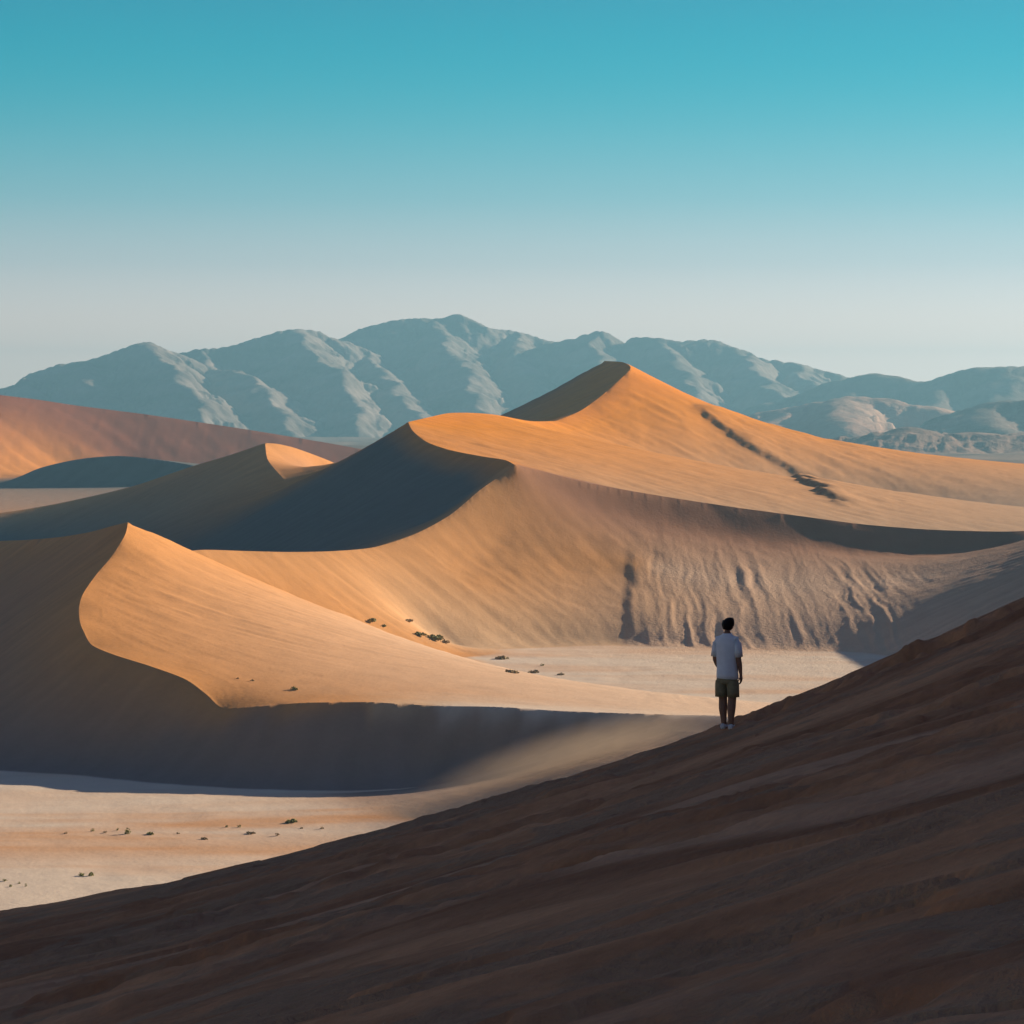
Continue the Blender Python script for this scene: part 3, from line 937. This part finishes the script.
# x right, y away from the camera, z up; the person looks away and a little to the right
pel = jv((0, 0, .90), (.135, .10))
wst = jv((0, .0, 1.06), (.120, .088), pel)
che = jv((-.005, .0, 1.28), (.142, .095), wst)
upc = jv((-.005, -.005, 1.40), (.105, .078), che)
nk = jv((0, .0, 1.50), (.052, .056), upc)
nk2 = jv((.004, .012, 1.555), (.052, .056), nk)
hd1 = jv((.008, .025, 1.62), (.073, .088), nk2)
hd2 = jv((.008, .02, 1.68), (.072, .086), hd1)
hd3 = jv((.008, .01, 1.725), (.045, .058), hd2)
nose = jv((.05, .108, 1.615), .012, hd1)
chin = jv((.035, .085, 1.565), .03, hd1)
for sx in (-1, 1):
    ear = jv((.008 + sx * .083, .012, 1.625), .014, hd1)


def hand(wr, wp, dirv, palm_n, thumb_side):
    """palm, five unequal curled fingers and a thumb leaving the side of the palm"""
    d = Vector(dirv).normalized(); n = Vector(palm_n).normalized(); s_ = d.cross(n).normalized() * thumb_side
    wp = Vector(wp)
    pm = jv(tuple(wp + d * .05), (.034, .018), wr)
    for k, (off_, ln) in enumerate(((.028, .072), (.010, .080), (-.010, .076), (-.027, .060))):
        b0 = wp + d * .085 + s_ * off_
        a = jv(tuple(b0), .0095, pm)
        b = jv(tuple(b0 + d * ln * .5 + n * ln * .12), .0085, a)
        jv(tuple(b0 + d * ln * .88 + n * ln * .42), .0075, b)
    b0 = wp + d * .035 + s_ * .036
    a = jv(tuple(b0), .012, pm)
    b = jv(tuple(b0 + d * .03 + s_ * .018 + n * .012), .010, a)
    jv(tuple(b0 + d * .058 + s_ * .016 + n * .03), .0085, b)


# right arm hangs straight beside the hip
sh = jv((.145, -.005, 1.40), (.050, .050), upc)
ua = jv((.176, -.005, 1.27), (.055, .056), sh)
el = jv((.190, -.012, 1.11), (.046, .048), ua)
fa = jv((.202, .01, 1.02), (.046, .048), el)
wr = jv((.214, .045, .865), (.027, .023), fa)
hand(wr, (.214, .045, .865), (.0, .16, -1), (-1, .1, 0), -1)
# left arm bends, hand resting on the front of the hip
sh = jv((-.148, -.005, 1.40), (.050, .050), upc)
ua = jv((-.180, .0, 1.27), (.055, .056), sh)
el = jv((-.200, .005, 1.10), (.046, .048), ua)
fa = jv((-.185, .06, 1.02), (.045, .046), el)
wr = jv((-.160, .155, .905), (.027, .023), fa)
hand(wr, (-.160, .155, .905), (.45, .35, -.8), (.6, -.8, 0), 1)
# legs
for sx in (-1, 1):
    hx = .078 if sx > 0 else .084
    fy = .0 if sx > 0 else .07
    hp = jv((sx * hx, .0, .84), (.102, .102), pel)
    th = jv((sx * (hx + .008), .005, .66), (.078, .082), hp)
    kn = jv((sx * (hx + .002), .012 + .7 * fy, .475), (.066, .070), th)
    cf2 = jv((sx * (hx), -.018 + .8 * fy, .34), (.070, .076), kn)
    an0 = jv((sx * (hx - .008), -.012 + .95 * fy, .17), (.047, .052), cf2)
    an = jv((sx * (hx - .008), -.008 + fy, .085), (.043, .046), an0)
    ft = jv((sx * (hx + .002), .075 + fy, .045), (.036, .028), an)
    to = jv((sx * (hx + .012), .15 + fy, .035), (.036, .022), ft)
body = skin_body('body', V, E, RR, pel, M_SKIN, person)


def rings_obj(name, tubes, mat, parent, seg=28, wob=0.0, seed=1):
    """lofted tubes of elliptic rings (cx,cy,cz,rx,ry[,tilt axis normal]) joined in one mesh"""
    bm = bmesh.new()
    rnd = random.Random(seed)
    for rings, cap0, cap1 in tubes:
        prev_ = None
        ph = rnd.uniform(0, 6)
        for ri_, (c, ax, rx, ry) in enumerate(rings):
            ax = Vector(ax).normalized()
            ref = Vector((1, 0, 0)) if abs(ax.x) < .8 else Vector((0, 1, 0))
            v_ = ax.cross(ref).normalized(); u_ = v_.cross(ax).normalized()
            cur = []
            for k in range(seg):
                a = 2 * math.pi * k / seg
                wv = 1 + wob * (math.sin(3 * a + ph + ri_ * .55) + .7 * math.sin(7 * a + 1.7 * ph - ri_ * .4))
                cur.append(bm.verts.new(Vector(c) + u_ * rx * wv * math.cos(a) + v_ * ry * wv * math.sin(a)))
            if prev_:
                for k in range(seg):
                    bm.faces.new((prev_[k], prev_[(k + 1) % seg], cur[(k + 1) % seg], cur[k]))
            elif cap0: bm.faces.new(list(reversed(cur)))
            prev_ = cur
        if cap1: bm.faces.new(prev_)
    bmesh.ops.recalc_face_normals(bm, faces=bm.faces)
    me = bpy.data.meshes.new(name); bm.to_mesh(me); bm.free()
    return to_mesh_obj(name, me, mat, parent)


Zx = (0, 0, 1)
torso = [((0, 0, 1.515), Zx, .068, .068), ((0, -.002, 1.495), Zx, .085, .078), ((-.002, -.004, 1.468), Zx, .128, .090), ((-.003, -.004, 1.435), Zx, .165, .100),
         ((-.004, -.003, 1.38), Zx, .186, .114), ((-.004, 0, 1.30), Zx, .186, .122), ((-.004, 0, 1.20), Zx, .183, .122), ((-.002, 0, 1.08), Zx, .170, .124),
         ((0, 0, .97), Zx, .168, .132), ((0, 0, .88), Zx, .174, .142), ((.003, .0, .805), (.04, 0, 1), .178, .146), ((.003, .0, .802), (.04, 0, 1), .170, .138)]
slR = [((.10, -.004, 1.425), (1, 0, -.3), .060, .055), ((.145, -.005, 1.405), (.8, 0, -.6), .066, .066), ((.170, -.005, 1.35), (.35, 0, -1), .066, .072),
       ((.182, -.006, 1.25), (.12, 0, -1), .066, .074), ((.192, -.008, 1.145), (.10, 0, -1), .068, .076), ((.191, -.008, 1.147), (.1, 0, -1), .060, .068)]
slL = [((-.10, -.004, 1.425), (-1, 0, -.3), .060, .055), ((-.148, -.005, 1.405), (-.8, 0, -.6), .066, .066), ((-.174, -.004, 1.35), (-.35, 0, -1), .066, .072),
       ((-.187, -.001, 1.25), (-.12, 0, -1), .066, .074), ((-.200, .003, 1.145), (-.1, 0, -1), .068, .076), ((-.199, .003, 1.147), (-.1, 0, -1), .060, .068)]
rings_obj('t_shirt', [(torso, False, False), (slR, False, False), (slL, False, False)], M_SHIRT, person, 32, .022, 3)
hip = [((0, 0, .90), Zx, .165, .120), ((0, 0, .84), Zx, .162, .126), ((0, 0, .78), Zx, .172, .134), ((0, .0, .735), Zx, .184, .134), ((0, .0, .715), Zx, .12, .09)]
lg = []
for sx in (-1, 1):
    lg.append(([((sx * .088, 0, .77), Zx, .094, .125), ((sx * .094, .0, .70), Zx, .097, .122), ((sx * .098, .004, .60), Zx, .096, .112), ((sx * .100, .006, .515), Zx, .096, .106),
                ((sx * .100, .006, .517), Zx, .088, .098)], False, False))
rings_obj('shorts', [(hip, False, True)] + lg, M_SHORT, person, 28, .012, 5)

# hair: a cap of short tufts, thick on top
bm = bmesh.new()
bmesh.ops.create_icosphere(bm, subdivisions=4, radius=1.0)
rr_ = random.Random(4)
for v in list(bm.verts):
    p = v.co.copy()
    n = math.sin(p.x * 9) * math.sin(p.y * 8 + 1) * math.sin(p.z * 10) + .4 * math.sin(p.x * 23 + p.y * 19)
    k = 1 + .05 * n + .02 * rr_.uniform(-1, 1)
    wd_ = .094 + .012 * p.z
    v.co = Vector((p.x * wd_ * k + .012 * max(0, p.z), p.y * .112 * k, (p.z * .128 if p.z < .55 else .0704 + (p.z - .55) * .085 + .022 * p.x) * k))
kill = [v for v in bm.verts if (v.co.z < -.035 and v.co.y > -.02) or v.co.z < -.088 or (v.co.y > .075 and v.co.z < .045)]
bmesh.ops.delete(bm, geom=kill, context='VERTS')
me = bpy.data.meshes.new('hair'); bm.to_mesh(me); bm.free()
hair = to_mesh_obj('hair', me, M_HAIR, person)
hair.location = (.008, .010, 1.652)
# eyes and mouth
for sx in (-1, 1):
    bm = bmesh.new(); bmesh.ops.create_uvsphere(bm, u_segments=10, v_segments=8, radius=.0125)
    me = bpy.data.meshes.new('eye'); bm.to_mesh(me); bm.free()
    e = to_mesh_obj('eye', me, M_EYE, person)
    e.location = (.035 + sx * .030, .098 - sx * .012, 1.645)
for sx in (-1, 1):
    x0 = sx * .074
    bm = bmesh.new()
    sec = [(-.062, .0, .030, .050), (-.055, .0, .038, .085), (-.02, 0, .042, .092), (.03, 0, .043, .078), (.09, 0, .047, .060), (.15, 0, .044, .05), (.185, 0, .030, .04)]
    pv = None
    for (yy_, zz_, hw, h_) in sec:
        cur = []
        for k in range(14):
            a = 2 * math.pi * k / 14
            z_ = h_ * .5 + h_ * .5 * math.sin(a)
            cur.append(bm.verts.new((x0 + sx * .03 * max(0, yy_) + hw * math.copysign(abs(math.cos(a)) ** .6, math.cos(a)), yy_, max(.0, z_))))
        if pv:
            for k in range(14): bm.faces.new((pv[k], pv[(k + 1) % 14], cur[(k + 1) % 14], cur[k]))
        else: bm.faces.new(cur)
        pv = cur
    bm.faces.new(pv)
    bmesh.ops.recalc_face_normals(bm, faces=bm.faces)
    me = bpy.data.meshes.new('shoe'); bm.to_mesh(me); bm.free()
    sh_ = to_mesh_obj('shoe', me, M_SHOE, person)
    if sx < 0: sh_.location = (-.008, .07, 0)

DP = 45.5
px_, _, _ = at(727, 730, DP)
pz = float(slope_z(np.array([px_]), np.array([DP]))[0] + slope_detail(np.array([px_]), np.array([DP]))[0] * (1 - 0.72 * float(sstep(43, 51, DP))))
person.location = (px_, DP, pz - .01)
person.rotation_euler = (0, 0, R(-24))
print('feet z', pz, 'wanted', at(727, 730, DP)[2])

# ------------------------------------------------------------------ blown sand
bm = bmesh.new()
bmesh.ops.create_icosphere(bm, subdivisions=4, radius=1.0)
a_, b_ = Vector(at(390, 812, 440)), Vector(at(760, 700, 446))
ux_ = (b_ - a_) * .5; cen = (a_ + b_) * .5
up_ = Vector((-ux_.z, 0, ux_.x)).normalized() * 5.5
yv_ = Vector((0, 10, 0))
me = bpy.data.meshes.new('blowing_sand'); bm.to_mesh(me); bm.free()
dm = bpy.data.materials.new('blown_dust'); dm.use_nodes = True
nt = dm.node_tree; nt.nodes.clear()
out = nt.nodes.new('ShaderNodeOutputMaterial'); pv = nt.nodes.new('ShaderNodeVolumePrincipled')
pv.inputs['Color'].default_value = (0.88, 0.66, 0.46, 1)
tco = nt.nodes.new('ShaderNodeTexCoord')
ln = nt.nodes.new('ShaderNodeVectorMath'); ln.operation = 'LENGTH'
nt.links.new(tco.outputs['Object'], ln.inputs[0])
fall = math_node(nt, 'POWER', math_node(nt, 'MAXIMUM', math_node(nt, 'SUBTRACT', 1.0, ln.outputs['Value']), 0.0), 1.6)
wisp = noise_node(nt, tco.outputs['Object'], 2.2, 4, 0.6, (3, 1, 1))
nt.links.new(math_node(nt, 'MULTIPLY', math_node(nt, 'MULTIPLY', fall, math_node(nt, 'ADD', wisp, 0.3)), 0.11), pv.inputs['Density'])
pv.inputs['Anisotropy'].default_value = 0.35
nt.links.new(pv.outputs[0], out.inputs['Volume'])
me.materials.append(dm)
du = bpy.data.objects.new('blowing_sand', me); COL.objects.link(du)
mt_ = Matrix((ux_, yv_, up_)).transposed().to_4x4(); mt_.translation = cen
du.matrix_world = mt_
tag(du, 'thin veil of blown sand along the far side of the shaded slope', kind='stuff')

# ------------------------------------------------------------------ haze
bm = bmesh.new()
bmesh.ops.create_cube(bm, size=1.0)
ztop, zbot = 465.0, -5.0
for v in bm.verts:
    v.co = Vector((v.co.x * 33600, v.co.y * 33600, zbot if v.co.z < 0 else ztop))
me = bpy.data.meshes.new('haze'); bm.to_mesh(me); bm.free()
hm = bpy.data.materials.new('haze_air'); hm.use_nodes = True
nt = hm.node_tree; nt.nodes.clear()
out = nt.nodes.new('ShaderNodeOutputMaterial'); pv = nt.nodes.new('ShaderNodeVolumePrincipled')
pv.inputs['Color'].default_value = (0.24, 0.51, 0.68, 1)
pv.inputs['Density'].default_value = 9.8e-5
pv.inputs['Anisotropy'].default_value = 0.3
nt.links.new(pv.outputs[0], out.inputs['Volume'])
me.materials.append(hm)
hz = bpy.data.objects.new('haze', me); COL.objects.link(hz)
tag(hz, kind='stuff')

# ------------------------------------------------------------------ sun and sky
sd = bpy.data.lights.new('sun', 'SUN')
sd.energy = 5.0
sd.angle = R(0.55)
sd.color = (1.0, 0.83, 0.61)
so = bpy.data.objects.new('sun', sd); COL.objects.link(so)
so.rotation_euler = Vector(SD).to_track_quat('Z', 'Y').to_euler()

wd = bpy.data.worlds.new('World'); SC.world = wd
wd.use_nodes = True
nt = wd.node_tree
bg = nt.nodes['Background']
sky = nt.nodes.new('ShaderNodeTexSky')
sky.sky_type = 'NISHITA'; sky.sun_disc = False
sky.sun_elevation = R(SUN_EL)
sky.sun_rotation = R(90 - SUN_AZ_BEHIND)      # measured from +Y towards +X
sky.air_density = 1.0; sky.dust_density = 1.2; sky.ozone_density = 2.0
bw = nt.nodes.new('ShaderNodeRGBToBW')
nt.links.new(sky.outputs[0], bw.inputs[0])
tcn = nt.nodes.new('ShaderNodeTexCoord')
sep = nt.nodes.new('ShaderNodeSeparateXYZ')
nt.links.new(tcn.outputs['Generated'], sep.inputs[0])
mr = nt.nodes.new('ShaderNodeMapRange')
mr.inputs['From Min'].default_value = 0.0; mr.inputs['From Max'].default_value = 0.3
nt.links.new(sep.outputs['Z'], mr.inputs['Value'])
rp = nt.nodes.new('ShaderNodeValToRGB')
rp.color_ramp.interpolation = 'B_SPLINE'
SKY = [(0.0, (2.6, 1.9, 1.55)), (0.07, (2.08, 1.5, 1.25)), (0.10, (1.58, 1.18, 1.0)), (0.138, (1.08, .96, .90)), (0.178, (.71, .76, .78)), (0.252, (.27, .60, .68)), (0.365, (.0, .48, .62)), (0.475, (.0, .41, .57)), (0.62, (.05, .20, .42)), (1.0, (.135, .15, .35))]
while len(rp.color_ramp.elements) < len(SKY): rp.color_ramp.elements.new(0.5)
for e, (p, c) in zip(rp.color_ramp.elements, SKY):
    e.position = p; e.color = (*(v / 3 for v in c), 1)     # ramp colours stop at 1
nt.links.new(mr.outputs[0], rp.inputs['Fac'])
mx = nt.nodes.new('ShaderNodeVectorMath'); mx.operation = 'SCALE'
nt.links.new(rp.outputs['Color'], mx.inputs[0])
lum = math_node(nt, 'MULTIPLY', math_node(nt, 'POWER', math_node(nt, 'MULTIPLY', bw.outputs[0], 1 / 3.5), 0.5), 10.5)
nt.links.new(lum, mx.inputs['Scale'])
nt.links.new(mx.outputs[0], bg.inputs['Color'])
bg.inputs['Strength'].default_value = 0.12

vs = SC.view_settings
vs.view_transform = 'Standard'; vs.look = 'None'; vs.exposure = 0.9; vs.gamma = 1
SC.cycles.use_denoising = True
SC.cycles.volume_bounces = 0
